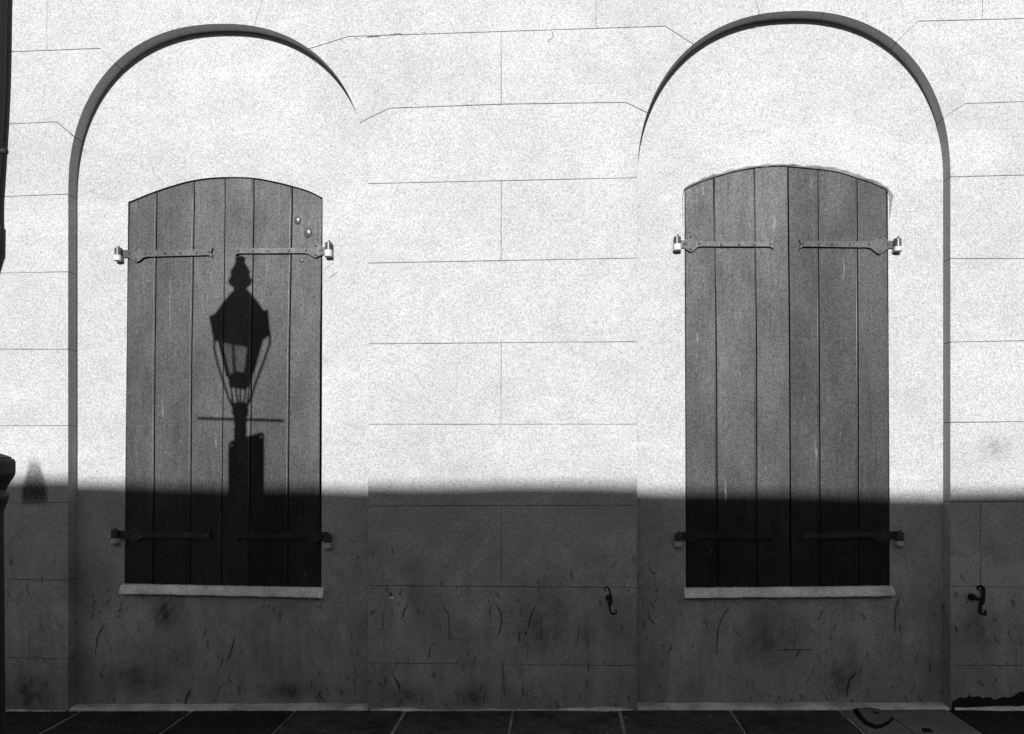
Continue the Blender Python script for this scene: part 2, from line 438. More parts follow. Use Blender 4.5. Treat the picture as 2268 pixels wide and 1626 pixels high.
# bottom course
P = jl[8] + [(AL.xl, ZB), (XL, ZB)]; emit(P, [vcut(-5.0), vcut(-3.9)])
P = jc[8] + [(AR.xl, ZB), (AL.xr, ZB)]; emit(P, [vx(1110, 1500)])
P = jr[8] + [(XR, ZB), (AR.xr, ZB)]; emit(P, [vcut(3.9), vcut(4.9)])
# crown courses with the voussoir joints
def arch_between(arch, pa, pb, n=44):
    """arch edge between two points on it, left to right over the crown"""
    xa, xb = pa[0], pb[0]; out = []
    for i in range(1, n):
        x = arch.xc + (xa - arch.xc) + (xb - xa) * (.5 - .5 * math.cos(math.pi * i / n)); out.append((x, arch.z(x)))
    return out
P = [(XL, ZT), (XR, ZT)] + jr[0][::-1] + arch_between(AR, jc[0][-1], jr[0][0])[::-1] + jc[0][::-1] + arch_between(AL, jl[0][-1], jc[0][0])[::-1] + jl[0][::-1]
emit(P, [vcut(-5.6), vcut(-4.45), vx(104, 50), (bp(585, -12), bp(566, 48)), vx(1320, 30), (bp(1671, -8), bp(1681, 29)), (bp(1837, -10), bp(1826, 27)), vx(2176, 20), vcut(3.5), vcut(4.5)])
# two more courses above the picture
for j, (z0, z1) in enumerate(((ZT, 5.33), (5.33, 5.83))):
    emit([(XL, z0), (XR, z0), (XR, z1), (XL, z1)], [vcut(XL + .6 * (1 + j) + 1.15 * i) for i in range(10 - j)])
for P in blocks:
    Q = inset(P, lambda p, q: 0.0 if on_arch(p, q) or (abs(p[0] - q[0]) < 1e-4 and (abs(p[0] - XL) < .01 or abs(p[0] - XR) < .01)) else (.0012 if abs(p[0] - q[0]) < .6 * abs(p[1] - q[1]) else .0018))
    Q = dedupe(Q)
    if area(Q) < 0: Q = Q[::-1]
    dy = rnd.uniform(-.0008, .0008)
    prism('block', Q, dy, D_N - .001, MAT['stucco'], B, bevel=.0030)
# mortar core behind the blocks, 7 mm in from every face
def grown(arch, g, side=None):
    a = Arch(arch.xl - g, arch.xr + g, arch.top + g, arch.rz + g, arch.n); return a
gl_, gr_ = grown(AL, .007), grown(AR, .007)
core = [(XL, ZB), (gl_.xl, ZB)] + gl_.curve(0, math.pi, 60) + [(gl_.xr, ZB), (gr_.xl, ZB)] + gr_.curve(0, math.pi, 60) + [(gr_.xr, ZB), (XR, ZB), (XR, 5.82), (XL, 5.82)]
prism('joint_mortar', core, .006, .0985, MAT['joint'], B)
# plain wall to both sides and above, cornice and roof edge
V, Fc = [], []
box_data(-11, XL - .001, 0, .3, ZB, 6.4, V, Fc); box_data(XR + .001, 10.5, 0, .3, ZB, 6.4, V, Fc); box_data(XL, XR, .002, .3, 5.832, 6.4, V, Fc)
link('wall', new_me('wall', V, Fc), MAT['stucco'], B)
V, Fc = [], []; box_data(-11.05, 10.55, -.16, .3, 6.402, 6.62, V, Fc)
link('cornice', new_me('cornice', V, Fc), MAT['stucco'], B)

# ---- shutters: measured outlines
Y_S = .107
topL = [(286.5, 450), (344, 427), (393, 411), (430, 402), (467, 397), (513, 395), (562, 397), (601.6, 403.5), (647, 414.5), (687, 427), (714, 441)]
topR = [(1517, 420.7), (1548.6, 405.7), (1581, 394), (1630, 380), (1671, 373), (1712, 370), (1745, 370), (1780, 373), (1821, 377), (1862, 384), (1900, 396), (1930, 406), (1964, 421)]
seamL = [[(286.5, 450), (279, 769), (278, 1100), (277.5, 1296)], [(347, 450), (343, 769), (341, 1080), (340, 1297)], [(430, 450), (424.5, 769), (422.5, 1080), (422, 1298)], [(498.6, 450), (495, 769), (492, 1080), (491, 1300)],
         [(562, 450), (557, 769), (554, 1080), (553, 1301)], [(647, 450), (641, 769), (638.5, 1080), (637.5, 1302)], [(714, 450), (709, 769), (708, 1080), (711, 1303)]]
seamR = [[(1517, 421), (1518.6, 768), (1520, 1304)], [(1581, 394), (1586.7, 768), (1590, 1303)], [(1671, 373), (1676, 768), (1677, 1302)], [(1745, 370), (1749, 768), (1751, 1301)],
         [(1812, 377), (1815, 768), (1818, 1301)], [(1898.6, 395), (1901, 768), (1902, 1300)], [(1964, 421), (1968, 768), (1969, 1299)]]
def interp(P, x):
    for a, b in zip(P, P[1:]):
        if a[0] <= x <= b[0]: return a[1] + (b[1] - a[1]) * (x - a[0]) / max(1e-9, b[0] - a[0])
    return P[0][1] if x < P[0][0] else P[-1][1]
def seam_x(S, z):
    for a, b in zip(S, S[1:]):
        if b[1] <= z <= a[1]: return a[0] + (b[0] - a[0]) * (z - a[1]) / (b[1] - a[1])
    return S[0][0] if z > S[0][1] else S[-1][0]
def window(top, seams, sill_c, lab_l, lab_r, center_gap):
    T = [bp(u, v, Y_S) for u, v in spline(top, 4)]
    S = [[bp(u, v, Y_S) for u, v in s] for s in seams]
    # opening in the niche wall
    g = .004
    hole_ = [(S[0][-1][0] - g, S[0][-1][1] - .02)] + [(x - g if i == 0 else x + g if i == len(T) - 1 else x, z + g + .003) for i, (x, z) in enumerate(T)] + [(S[-1][-1][0] + g, S[-1][-1][1] - .02)]
    leaves = []
    for li in (0, 1):
        lf = link('shutter', None, None, B); bpy.data.objects.remove(lf)
        SS = S[li * 3: li * 3 + 4]
        # backing ledges: the leaf's own mesh
        V, Fc = [], []
        xa, xb = SS[0][-1][0] + .02, SS[3][-1][0] - .02; zb = SS[0][-1][1]
        xa_t = max(SS[0][0][0], SS[0][-1][0]) + .01; xb_t = min(SS[3][0][0], SS[3][-1][0]) - .01
        zt = min(interp(T, xa_t), interp(T, xb_t)) - .02
        box_data(max(xa, xa_t), min(xb, xb_t), Y_S + .0225, Y_S + .04, zb + .02, zt, V, Fc)
        lf = link('shutter', new_me('shutter', V, Fc), MAT['void'], B, label=(lab_l, lab_r)[li])
        for j in range(3):
            a, b = SS[j], SS[j + 1]
            ga = .0026 if j else (.001 if li == 0 else center_gap / 2); gb = .0026 if j < 2 else (.001 if li else center_gap / 2)
            zs_l = [p for p in a]; 
            xt0, xt1 = a[0][0] + ga, b[0][0] - gb
            P = [(p[0] + ga, p[1]) for p in reversed(a) if p[1] < interp(T, a[0][0]) - .002]
            P.append((xt0, interp(T, xt0)))
            P += [(x, z) for x, z in T if xt0 + .004 < x < xt1 - .004]
            P.append((xt1, interp(T, xt1)))
            P += [(p[0] - gb, p[1]) for p in b if p[1] < interp(T, b[0][0]) - .002]
            dy = rnd.uniform(-.0012, .0012)
            prism('plank', dedupe(P)[::-1], Y_S + dy, Y_S + .022, MAT['paint'], lf, bevel=.0036)
            if j < 2:  # bead run beside the joint
                pts = [(p[0] - .011, Y_S + dy - .0001, p[1]) for p in b if p[1] < interp(T, b[0][0]) - .02]
                pts.insert(0, (seam_x(b, pts[0][2]) - .011, Y_S + dy, interp(T, b[0][0] - .011) - .004))
                V, Fc = [], []; tube_data(pts, .0036, V, Fc, 8); link('bead', new_me('bead', V, Fc, True), MAT['bead'], lf)
        leaves.append(lf)
    return hole_, leaves
holeL, lvL = window(topL, seamL, None, 'left leaf of the left window, its planks under the left strap hinge', 'right leaf of the left window, with two paint blisters and the lamp shadow', .006)
holeR, lvR = window(topR, seamR, None, 'left leaf of the right window', 'right leaf of the right window, under a ragged mortar edge', .009)
for arch, hl in ((AL, holeL), (AR, holeR)):
    a = grown(arch, .05)
    outer = [(a.xl, ZB)] + a.curve(0, math.pi, 60) + [(a.xr, ZB)]
    prism('niche_wall', outer, D_N, D_N + .20, MAT['stucco'], B, holes=[hl])
V, Fc = [], []; box_data(AL.xl, AL.xr, D_N + .205, D_N + .24, 0, 4.2, V, Fc); box_data(AR.xl, AR.xr, D_N + .205, D_N + .24, 0, 4.2, V, Fc)
link('inner_wall', new_me('inner_wall', V, Fc), MAT['void'], B)
# cement floor of each niche at pavement level
for arch in (AL, AR):
    xa, xb = arch.xl + .004, arch.xr - .004; n = 26; V, Fc = [], []
    for i in range(n + 1):
        x = xa + (xb - xa) * i / n; e = rnd.uniform(-.006, .006)
        for (y, z) in ((-.002 + e, -.03), (-.002 + e, .004), (.02 + e, .011 + rnd.uniform(-.003, .003)), (.0985, .014 + rnd.uniform(-.003, .003))): V.append((x, y, gz(x) + z))
    for i in range(n):
        for k in range(3): Fc.append((i * 4 + k, (i + 1) * 4 + k, (i + 1) * 4 + k + 1, i * 4 + k + 1))
    Fc += [(0, 1, 2, 3), tuple(n * 4 + k for k in (3, 2, 1, 0))]
    link('niche_floor', new_me('niche_floor', V, Fc), MAT['apron'], B)
# broken cement fillet along the foot of the centre and right piers
for xa, xb in ((AL.xr + .02, AR.xl - .02), (AR.xr + .02, 4.6), (-5.5, AL.xl - .02)):
    V, Fc = [], []; n = int((xb - xa) / .04)
    prof = [(-.002, .016), (-.012, .012), (-.018, .002)]
    for i in range(n + 1):
        x = xa + (xb - xa) * i / n; s = max(.1, .5 + .9 * math.sin(x * 7.3) * math.sin(x * 2.9 + 1) + rnd.uniform(-.35, .35))
        if xa > 2: s += .9
        V += [(x, -.001, gz(x) + .012 * s), (x, -.010 * s - .001, gz(x) + .010 * s), (x, -.022 * s - .001, gz(x) + .001), (x, -.001, gz(x) - .02)]
    for i in range(n):
        for k in range(3): Fc.append((i * 4 + k, (i + 1) * 4 + k, (i + 1) * 4 + k + 1, i * 4 + k + 1))
    link('cement_fillet', new_me('cement_fillet', V, Fc), MAT['apron'], B)
# sills with a weathered slope
def sill(tl, tr, bl, br):
    (x0, z0), (x1, z1) = bp(*tl, .085), bp(*tr, .085); zb0, zb1 = bp(*bl, .05)[1], bp(*br, .05)[1]
    V, Fc = [], []; n = 24
    for i in range(n + 1):
        t = i / n; x = x0 + (x1 - x0) * t; zt = z0 + (z1 - z0) * t + rnd.uniform(-.001, .001); zb = zb0 + (zb1 - zb0) * t + rnd.uniform(-.0025, .0025)
        V += [(x, .0995, zt + .004), (x, .076, zt), (x, .054 + rnd.uniform(-.001, .001), zb + .014), (x, .052, zb), (x, .0995, zb)]
    for i in range(n):
        for k in range(5): Fc.append((i * 5 + k, (i + 1) * 5 + k, (i + 1) * 5 + (k + 1) % 5, i * 5 + (k + 1) % 5))
    Fc += [tuple(range(5)), tuple(n * 5 + k for k in range(5))[::-1]]
    link('window_sill', new_me('window_sill', V, Fc), MAT['sill'], B)
sill((269, 1295), (717, 1303), (269, 1315), (716, 1324)); sill((1515, 1304), (1978.5, 1299.5), (1516, 1325), (1978, 1320))
# the tops of the openings must stay closed behind the sill
# ragged mortar edge round the head of the right window
V, Fc = [], []
edge = [(1513, 500), (1513, 440)] + [(u, v) for u, v in spline(topR, 3)] + [(1968, 436), (1969, 452), (1969, 468), (1969, 486)]
cx = 1740
n = len(edge)
for i, (u, v) in enumerate(edge):
    x, z = bp(u, v, D_N); f = 1 if i > n * .55 else .7
    wv = (.027 + rnd.uniform(-.009, .009)) * f
    if i < 3 or i > n - 5: a = Vector(((-1 if i < 3 else 1), .15)) 
    else: a = Vector(((u - cx) * .0012, 1.0))
    a.normalize(); wv *= .55 if i < 3 else 1; wv *= min(1, .25 + .25 * min(i, n - 1 - i))
    p0 = (x + a.x * .003, z + a.y * .004); p1 = (x + a.x * wv * .55, z + a.y * wv * .55); p2 = (x + a.x * wv, z + a.y * wv)
    V += [(p0[0], D_N - .003, p0[1]), (p1[0], D_N - .009 + rnd.uniform(-.003, .003), p1[1]), (p2[0], D_N - .001, p2[1]), (p2[0], D_N + .002, p2[1]), (p0[0], D_N + .004, p0[1])]
for i in range(n - 1):
    for k in range(5): Fc.append((i * 5 + k, (i + 1) * 5 + k, (i + 1) * 5 + (k + 1) % 5, i * 5 + (k + 1) % 5))
link('mortar_edge', new_me('mortar_edge', V, Fc), MAT['patch'], B, label='ragged mortar edge smeared round the head of the right shutters')

# ---- strap hinges
def dome(c, r, V, Fc, d=None, seg=8, sx=1, sz=1):
    """little rivet head bulging towards -y"""
    d = d or r * .7; base = len(V); rings = [(1, 0), (.85, .55), (.45, .9)]
    for f, h in rings:
        for k in range(seg):
            a = 2 * math.pi * k / seg; V.append((c[0] + r * f * math.cos(a) * sx, c[1] - d * h, c[2] + r * f * math.sin(a) * sz))
    V.append((c[0], c[1] - d, c[2]))
    for i in range(2):
        for k in range(seg): Fc.append((base + i * seg + k, base + i * seg + (k + 1) % seg, base + (i + 1) * seg + (k + 1) % seg, base + (i + 1) * seg + k))
    for k in range(seg): Fc.append((base + 2 * seg + k, base + 2 * seg + (k + 1) % seg, base + 3 * seg))
def strap(leaf, barrel, dia, bar, tip, side):
    """px: barrel=(x,ytop,ybot,pintle_ybot) dia=(x0,x1,ytop,ybot) bar=(ytop@dia,ybot@dia,ytop@tip,ybot@tip) tip=x ; side=-1 hinge at left"""
    Yf = Y_S - .019; s = -side
    bx = barrel[0]; d0, d1 = (dia[0], dia[1]) if side < 0 else (dia[1], dia[0])
    dm = (d0 + d1) / 2; mt = (bar[0] + bar[1]) / 2
    w1 = (tip - s * 8)
    up = [(bx, mt - 8), (d0 - s * 2, mt - 8), (dm - s * 3, dia[2]), (dm + s * 6, dia[2] + 5), (d1, bar[0] + 1), (d1 + s * 8, bar[0]), (w1, bar[2]), (tip, bar[2] - 4)]
    dn = [(tip, bar[3] + 5), (w1, bar[3]), (d1 + s * 8, bar[1]), (d1, bar[1] + 2), (dm + s * 6, dia[3] - 3), (dm - s * 1, dia[3]), (dm - s * 6, dia[3] - 3), (d0 - s * 2, mt + 9), (bx, mt + 8)]
    P = [bp(u, v, Yf) for u, v in up + [(tip - s * 3, (bar[2] + bar[3]) / 2)] + dn]
    V, Fc = [], []; prism_data(P if area(P) > 0 else P[::-1], [], Yf, Y_S - .001, V, Fc)
    L = abs(w1 - d1)
    riv = [(dm - s * 1, dia[2] + 6), (dm - s * 1, dia[3] - 6), (d0, mt), (d1 + s * L * .03, (bar[0] + bar[1]) / 2)]
    for f in (.3, .55, .8): riv.append((d1 + s * L * (f + rnd.uniform(-.03, .03)), bar[0] + (bar[2] - bar[0]) * f + 7))
    riv.append((tip - s * 7, (bar[2] + bar[3]) / 2))
    for u, v in riv:
        x, z = bp(u, v, Yf); dome((x, Yf, z), .0085, V, Fc, .0045)
    o = link('strap_hinge', new_me('strap_hinge', V, Fc), MAT['iron_paint'], leaf)
    # barrel
    Yb = D_N - .028
    xb, zt = bp(bx, barrel[1], Yb); zb = bp(bx, barrel[2], Yb)[1]; zp = bp(bx, barrel[3], Yb)[1]
    V, Fc = [], []; r = .023
    lathe_data([(r * .8, zt - zb), (r, zt - zb - .004), (r, 0)][::-1], (xb, Yb, zb), V, Fc, 20)
    lathe_data([(.004, 0), (.007, .012), (.004, .014)], (xb + .004, Yb, zt - .002), V, Fc, 8)
    link('hinge_barrel', new_me('hinge_barrel', V, Fc), MAT['barrel'], leaf)
    V, Fc = [], []; r2 = .0245
    cx_ = xb - side * 0.0
    prism_data([(cx_ - r2, zp), (cx_ + r2, zp), (cx_ + r2, zb - .001), (cx_ - r2, zb - .001)], [], Yb - .006, D_N + .01, V, Fc)
    lathe_data([(r2, 0), (r2, zb - zp - .002)], (cx_, Yb - .006, zp + .001), V, Fc, 20)
    link('pintle', new_me('pintle', V, Fc), MAT['white_iron'], leaf)
strap(lvL[0], (262, 549, 566, 578), (287, 318, 547, 581), (555, 568.5, 552.5, 565), 470, -1)
strap(lvL[1], (728, 537, 554.5, 569), (683, 713, 538, 571), (549, 560.5, 550, 561), 521, 1)
strap(lvR[0], (1500, 524, 541, 555), (1517, 1544, 519, 558), (535, 545.5, 535, 546), 1714, -1)
strap(lvR[1], (1988, 528, 547, 557), (1930, 1966, 520, 563), (534.5, 548, 534, 546), 1771, 1)
strap(lvL[0], (254, 1173, 1192, 1203), (283, 314, 1168, 1202), (1178, 1190, 1180, 1192), 466, -1)
strap(lvL[1], (726, 1183, 1202, 1214), (680, 711, 1170, 1205), (1181, 1193, 1181, 1193), 520, 1)
strap(lvR[0], (1502, 1180, 1199, 1210), (1519, 1546, 1168, 1204), (1181, 1193, 1182, 1194), 1716, -1)
strap(lvR[1], (1993, 1178, 1198, 1208), (1933, 1968, 1168, 1204), (1179, 1191, 1181, 1193), 1775, 1)
# paint blisters on the left window's right leaf
for u, v, r, sz in ((659, 489, .024, 1.15), (682, 516, .026, 1.3), (668, 577, .014, 1.1)):
    V, Fc = [], []; x, z = bp(u, v, Y_S); base = 0
    seg, rg = 18, 7
    for i in range(rg):
        f = i / rg; rr = r * math.cos(f * math.pi / 2); h = .013 * (r / .024) * math.sin(f * math.pi / 2)
        for k in range(seg):
            a = 2 * math.pi * k / seg; V.append((x + rr * math.cos(a) + h * .3, Y_S + .001 - h, z + rr * math.sin(a) * sz + h * .3))
    V.append((x + .013 * .3, Y_S + .001 - .013 * (r / .024), z + .004))
    for i in range(rg - 1):
        for k in range(seg): Fc.append((i * seg + k, i * seg + (k + 1) % seg, (i + 1) * seg + (k + 1) % seg, (i + 1) * seg + k))
    for k in range(seg): Fc.append(((rg - 1) * seg + k, (rg - 1) * seg + (k + 1) % seg, rg * seg))
    link('paint_blister', new_me('paint_blister', V, Fc, True), MAT['blister'], lvL[1])

# ---- shutter dogs (the S-shaped holdbacks) on their spikes
def dog(path, widths, anchor, label):
    Yd = -.14
    pts = spline([bp(u, v, Yd) for u, v in path], 6)
    ws = [w_[0] for w_ in spline([(w_, 0) for w_ in widths], 6)]
    Lft, Rgt = [], []
    for i, p in enumerate(pts):
        a, b = Vector(pts[max(0, i - 1)]), Vector(pts[min(len(pts) - 1, i + 1)]); d = (b - a).normalized(); nn = Vector((-d.y, d.x)); h = ws[i] / 2 / 349
        Lft.append(tuple(Vector(p) + nn * h)); Rgt.append(tuple(Vector(p) - nn * h))
    V, Fc = [], []; n = len(pts)
    for i in range(n):
        for P in (Lft, Rgt):
            for y in (Yd, Yd + .008): V.append((P[i][0], y, P[i][1]))
    for i in range(n - 1):
        a, b = i * 4, i * 4 + 4
        Fc += [(a, b, b + 2, a + 2), (a + 1, a + 3, b + 3, b + 1), (a, a + 1, b + 1, b), (a + 2, b + 2, b + 3, a + 3)]
    Fc += [(0, 2, 3, 1), ((n - 1) * 4, (n - 1) * 4 + 1, (n - 1) * 4 + 3, (n - 1) * 4 + 2)]
    x, z = bp(*anchor, Yd)
    tube_data([(x, Yd - .012, z), (x, Yd + .01, z), (x, 0.01, z + .002)], [.011, .011, .013], V, Fc, 10)
    tube_data([(x, -.03, z), (x, .002, z)], [.019, .021], V, Fc, 10)
    link('shutter_dog', new_me('shutter_dog', V, Fc), MAT['iron'], B, label=label)
k = .05788; ox, oy = 1317.8, 1284.6
dog([(ox + a * k, oy + b * k) for a, b in ((430, 440), (375, 410), (358, 350), (385, 300), (440, 285), (510, 320), (562, 420), (590, 560), (605, 690), (583, 830), (560, 960), (562, 1080), (585, 1190), (640, 1280), (720, 1310), (800, 1275), (835, 1220), (800, 1160), (740, 1170))],
    [1.5, 2.2, 2.4, 2.6, 3, 3.6, 4.2, 4.6, 5.5, 9.5, 6.5, 4.6, 4.4, 4, 3.8, 3.4, 2.6, 2, 1.4], (ox + 580 * k, oy + 830 * k), 'S-shaped iron shutter dog on the centre pier')
ox, oy = 3860 * .55371, 1284.6
dog([(ox + a * k, oy + b * k) for a, b in ((620, 415), (540, 395), (500, 340), (530, 270), (610, 245), (690, 310), (715, 420), (705, 560), (690, 700), (670, 840), (600, 950), (585, 1080), (590, 1190), (640, 1280), (730, 1330), (790, 1290), (795, 1210), (720, 1180))],
    [2, 4, 4.6, 5, 5.6, 7.5, 8, 8, 8.5, 10, 8.5, 7.5, 7, 6, 5, 4.6, 4, 2], (ox + 660 * k, oy + 790 * k), 'S-shaped iron shutter dog on the right pier, standing off on its spike')
# broken-off stub of a third one
x, z = bp(866, 1317); V, Fc = [], []
tube_data([(x, -.022, z - .006), (x, -.012, z + .004), (x + .001, .004, z + .008)], [.004, .005, .006], V, Fc, 8)
link('iron_stub', new_me('iron_stub', V, Fc), MAT['iron'], B)
V, Fc = [], []; x, z = bp(867, 1325); dome((x, .001, z), .018, V, Fc, .006, 12, 1.1, .55)
link('plaster_dab', new_me('plaster_dab', V, Fc), MAT['sill'], B)

# ---- marks on the wall: thin films of dirt, one joined piece
def strokes(name, items, mat, Y, parent=B, **props):
    V, Fc = [], []
    for path, wd in items:
        pts = spline([bp(u, v, Y) for u, v in path], 4) if len(path) > 2 else [bp(u, v, Y) for u, v in path]
        n = len(pts); b = len(V)
        for i, p in enumerate(pts):
            a, c = Vector(pts[max(0, i - 1)]), Vector(pts[min(n - 1, i + 1)]); d = (c - a).normalized(); nn = Vector((-d.y, d.x))
            t = i / (n - 1); h = wd * 1.25 / 2 / 349 * (math.sin(math.pi * (t * .86 + .07)) ** .6) * rnd.uniform(.75, 1.25)
            for s in (1, -1): q = Vector(p) + nn * h * s; V.append((q.x, Y, q.y))
        for i in range(n - 1): Fc.append((b + 2 * i, b + 2 * i + 1, b + 2 * i + 3, b + 2 * i + 2))
    return link(name, new_me(name, V, Fc), mat, parent, kind='stuff', **props)
c4 = lambda a, b: (775.2 + a * .3174, 1218.1 + b * .3174)       # reading helper for one enlargement of the centre pier
pier = [([c4(835, 300), c4(808, 368)], 3), ([c4(975, 290), c4(1005, 355)], 2.5), ([c4(650, 400), c4(688, 468), c4(692, 620)], 2.5), ([c4(692, 620), c4(770, 618)], 2),
        ([c4(1000, 365), c4(975, 420), c4(985, 500)], 2.2), ([c4(1010, 370), c4(1050, 430), c4(1055, 520), c4(1030, 610)], 2.5), ([c4(410, 370), c4(375, 430), c4(368, 475)], 3),
        ([c4(230, 430), c4(232, 540), c4(215, 560)], 2.5), ([c4(595, 655), c4(560, 680), c4(545, 790)], 2.5), ([c4(1195, 400), c4(1188, 470)], 3.5), ([c4(1300, 380), c4(1260, 470), c4(1240, 560)], 2.5),
        ([c4(1180, 580), c4(1185, 640)], 5), ([c4(1220, 560), c4(1235, 600)], 6), ([c4(1145, 715), c4(1160, 770)], 3), ([c4(1068, 780), c4(1072, 900), c4(1078, 1060)], 2.6), ([c4(1668, 780), c4(1660, 850)], 4),
        ([c4(1650, 900), c4(1650, 960)], 3.4), ([c4(305, 890), c4(335, 930), c4(345, 980)], 5), ([c4(940, 1010), c4(935, 1060)], 5), ([c4(1335, 190), c4(1300, 245)], 2.4), ([c4(1735, 175), c4(1738, 205)], 4),
        ([c4(180, 815), c4(172, 850)], 3), ([c4(950, 820), c4(932, 855)], 3), ([c4(1545, 700), c4(1520, 790)], 3), ([c4(1600, 560), c4(1575, 680)], 3), ([c4(300, 0), c4(302, 38)], 3.4), ([(868, 1210), (870, 1225)], 3.5),
        ([c4(1800, 800), c4(1850, 815)], 2), ([c4(1735, 900), c4(1720, 925)], 3), ([c4(160, 20), c4(163, 60)], 3)]
strokes('scuff_marks', pier, MAT['scuff'], -.0022)
cL = lambda a, b: (221.5 + a * .3531, 1052 + b * .3531)
cR = lambda a, b: (1328.9 + a * .4141, 1328.9 + b * .4141)
nl = [([cL(845, 1005), cL(830, 1080), cL(800, 1170)], 3), ([cL(905, 1085), cL(875, 1125)], 3), ([cL(1035, 1040), cL(1055, 1110)], 3), ([cL(570, 1345), cL(540, 1400), cL(536, 1440)], 5), ([cL(300, 1060), cL(255, 1120)], 3),
      ([cL(145, 790), cL(120, 860)], 5), ([cL(70, 710), cL(30, 745)], 4), ([cL(545, 860), cL(570, 890)], 3), ([cL(1235, 900), cL(1225, 945)], 5), ([cL(1370, 930), cL(1385, 1030)], 2.4), ([cL(1130, 830), cL(1130, 890)], 2.5),
      ([cL(1600, 1190), cL(1598, 1390)], 2.6), ([cL(1640, 1300), cL(1640, 1400)], 2), ([cL(1490, 600), cL(1488, 640)], 3), ([cL(1615, 505), cL(1615, 535)], 7), ([cL(1555, 810), cL(1558, 860)], 3), ([cL(740, 1110), cL(735, 1380)], 2),
      ([cL(1450, 1140), cL(1455, 1220)], 2.6), ([cL(1390, 1350), cL(1375, 1380), cL(1410, 1420)], 3), ([cL(345, 1325), cL(335, 1350)], 4), ([cL(915, 1340), cL(900, 1440)], 2), ([cL(1140, 1355), cL(1150, 1370)], 5), ([(236, 1380), (218, 1405), (211, 1450)], 3),
      ([(248, 1430), (242, 1448)], 5), ([(208, 1330), (205, 1372)], 3), ([(245, 1325), (237, 1336)], 5)]
nr = [([cR(690, 45), cR(650, 100), cR(630, 170), cR(625, 295)], 2.8), ([cR(640, 165), cR(670, 195)], 2.6), ([cR(710, 145), cR(750, 200)], 3.2), ([cR(1195, 55), cR(1165, 105)], 4), ([cR(1165, 105), cR(1195, 95)], 3), ([cR(1040, 90), cR(1042, 265)], 2),
      ([cR(940, 268), cR(1060, 266), cR(1140, 264)], 2), ([cR(1165, 290), cR(1180, 340)], 4.5), ([cR(1145, 360), cR(1105, 450)], 2.6), ([cR(1400, 355), cR(1390, 405)], 4), ([cR(1370, 390), cR(1330, 440), cR(1322, 520)], 4), ([cR(1190, 490), cR(1225, 540)], 3.5),
      ([cR(1225, 495), cR(1245, 540)], 3), ([cR(1430, 265), cR(1430, 300)], 4), ([cR(1235, 100), cR(1238, 215)], 2), ([cR(1500, 285), cR(1502, 302)], 3), ([cR(795, 425), cR(785, 475)], 3), ([cR(815, 430), cR(820, 470)], 3), ([cR(435, 290), cR(437, 330)], 2.6),
      ([cR(545, 485), cR(555, 500)], 4), ([cR(1300, 10), cR(1303, 60)], 3), ([cR(1595, 0), cR(1595, 90)], 2.2), ([cR(1525, 50), cR(1538, 90)], 2.6), ([cR(1700, 510), cR(1730, 555)], 4), ([cR(1825, 260), cR(1828, 290)], 4.5), ([cR(260, 530), cR(250, 555)], 3),
      ([(1995, 1320), (1984, 1345), (1982, 1400)], 2.6), ([cR(1375, 510), cR(1376, 550)], 3), ([cR(1410, 520), cR(1430, 545)], 3), ([cR(1105, 505), cR(1112, 530)], 3)]
strokes('scuff_marks', nl + nr, MAT['scuff'], D_N - .0022)
cP = lambda a, b: (1938 + a * .36405, 1273.5 + b * .36405)
rp = [([cP(1175, 430), cP(1205, 540), cP(1240, 610)], 3), ([cP(1252, 460), cP(1240, 600)], 3), ([cP(800, 850), cP(950, 858), cP(1130, 830), cP(1521, 835)], 2.2), ([cP(1300, 820), cP(1521, 832)], 3.6), ([cP(1220, 190), cP(1265, 205)], 2.4),
      ([cP(1340, 240), cP(1450, 260)], 3), ([cP(810, 335), cP(830, 400)], 3.4), ([cP(1145, 195), cP(1175, 215)], 2.5), ([cP(895, 390), cP(885, 430)], 4), ([cP(960, 715), cP(985, 750)], 3.4), ([cP(860, 450), cP(862, 590)], 2.2), ([cP(1460, 620), cP(1462, 670)], 4),
      ([cP(1180, 410), cP(1165, 450)], 5), ([(2112, 1222), (2150, 1234)], 3), ([(2172, 1253), (2172, 1290)], 2), ([cP(980, 990), cP(985, 1100)], 2)]
lp = [([(66, 1408), (65, 1445)], 4), ([(70, 1500), (71, 1520)], 4), ([(47, 1465), (45, 1480)], 4), ([(92, 1350), (90, 1400)], 2), ([(118, 1600 - 60), (119, 1555)], 3)]
strokes('scuff_marks', rp + lp, MAT['scuff'], -.0022)
strokes('hairline_crack', [([(1220.6, 66.6), (1225, 78), (1224, 84), (1215, 89.5), (1217, 99)], 1.5), ([(737, 600 - 17), (728, 590), (716, 599)], 1.3), ([(812, 82), (826, 81), (842, 80)], 2.4), ([(788, 84), (796, 89)], 2.4), ([(937, 72.5), (941, 73)], 3.5), ([(862, 77), (880, 75), (892, 75.5)], 2)], MAT['hairline'], -.0022)
strokes('paint_drips', [([(362, 478), (364, 520)], 2), ([(364, 555), (365, 600)], 1.6), ([(378, 610), (376, 680), (378, 725)], 2), ([(587, 655), (590, 600), (591, 560), (586, 520)], 2), ([(440, 415), (441, 450), (440, 520)], 1.6), ([(626, 672), (626, 690)], 2),
        ([(668, 640), (671, 660), (669, 700)], 1.8), ([(660, 720), (668, 760)], 1.6), ([(705, 565), (700, 600)], 1.6)], MAT['drip'], Y_S - .0016, lvL[0])
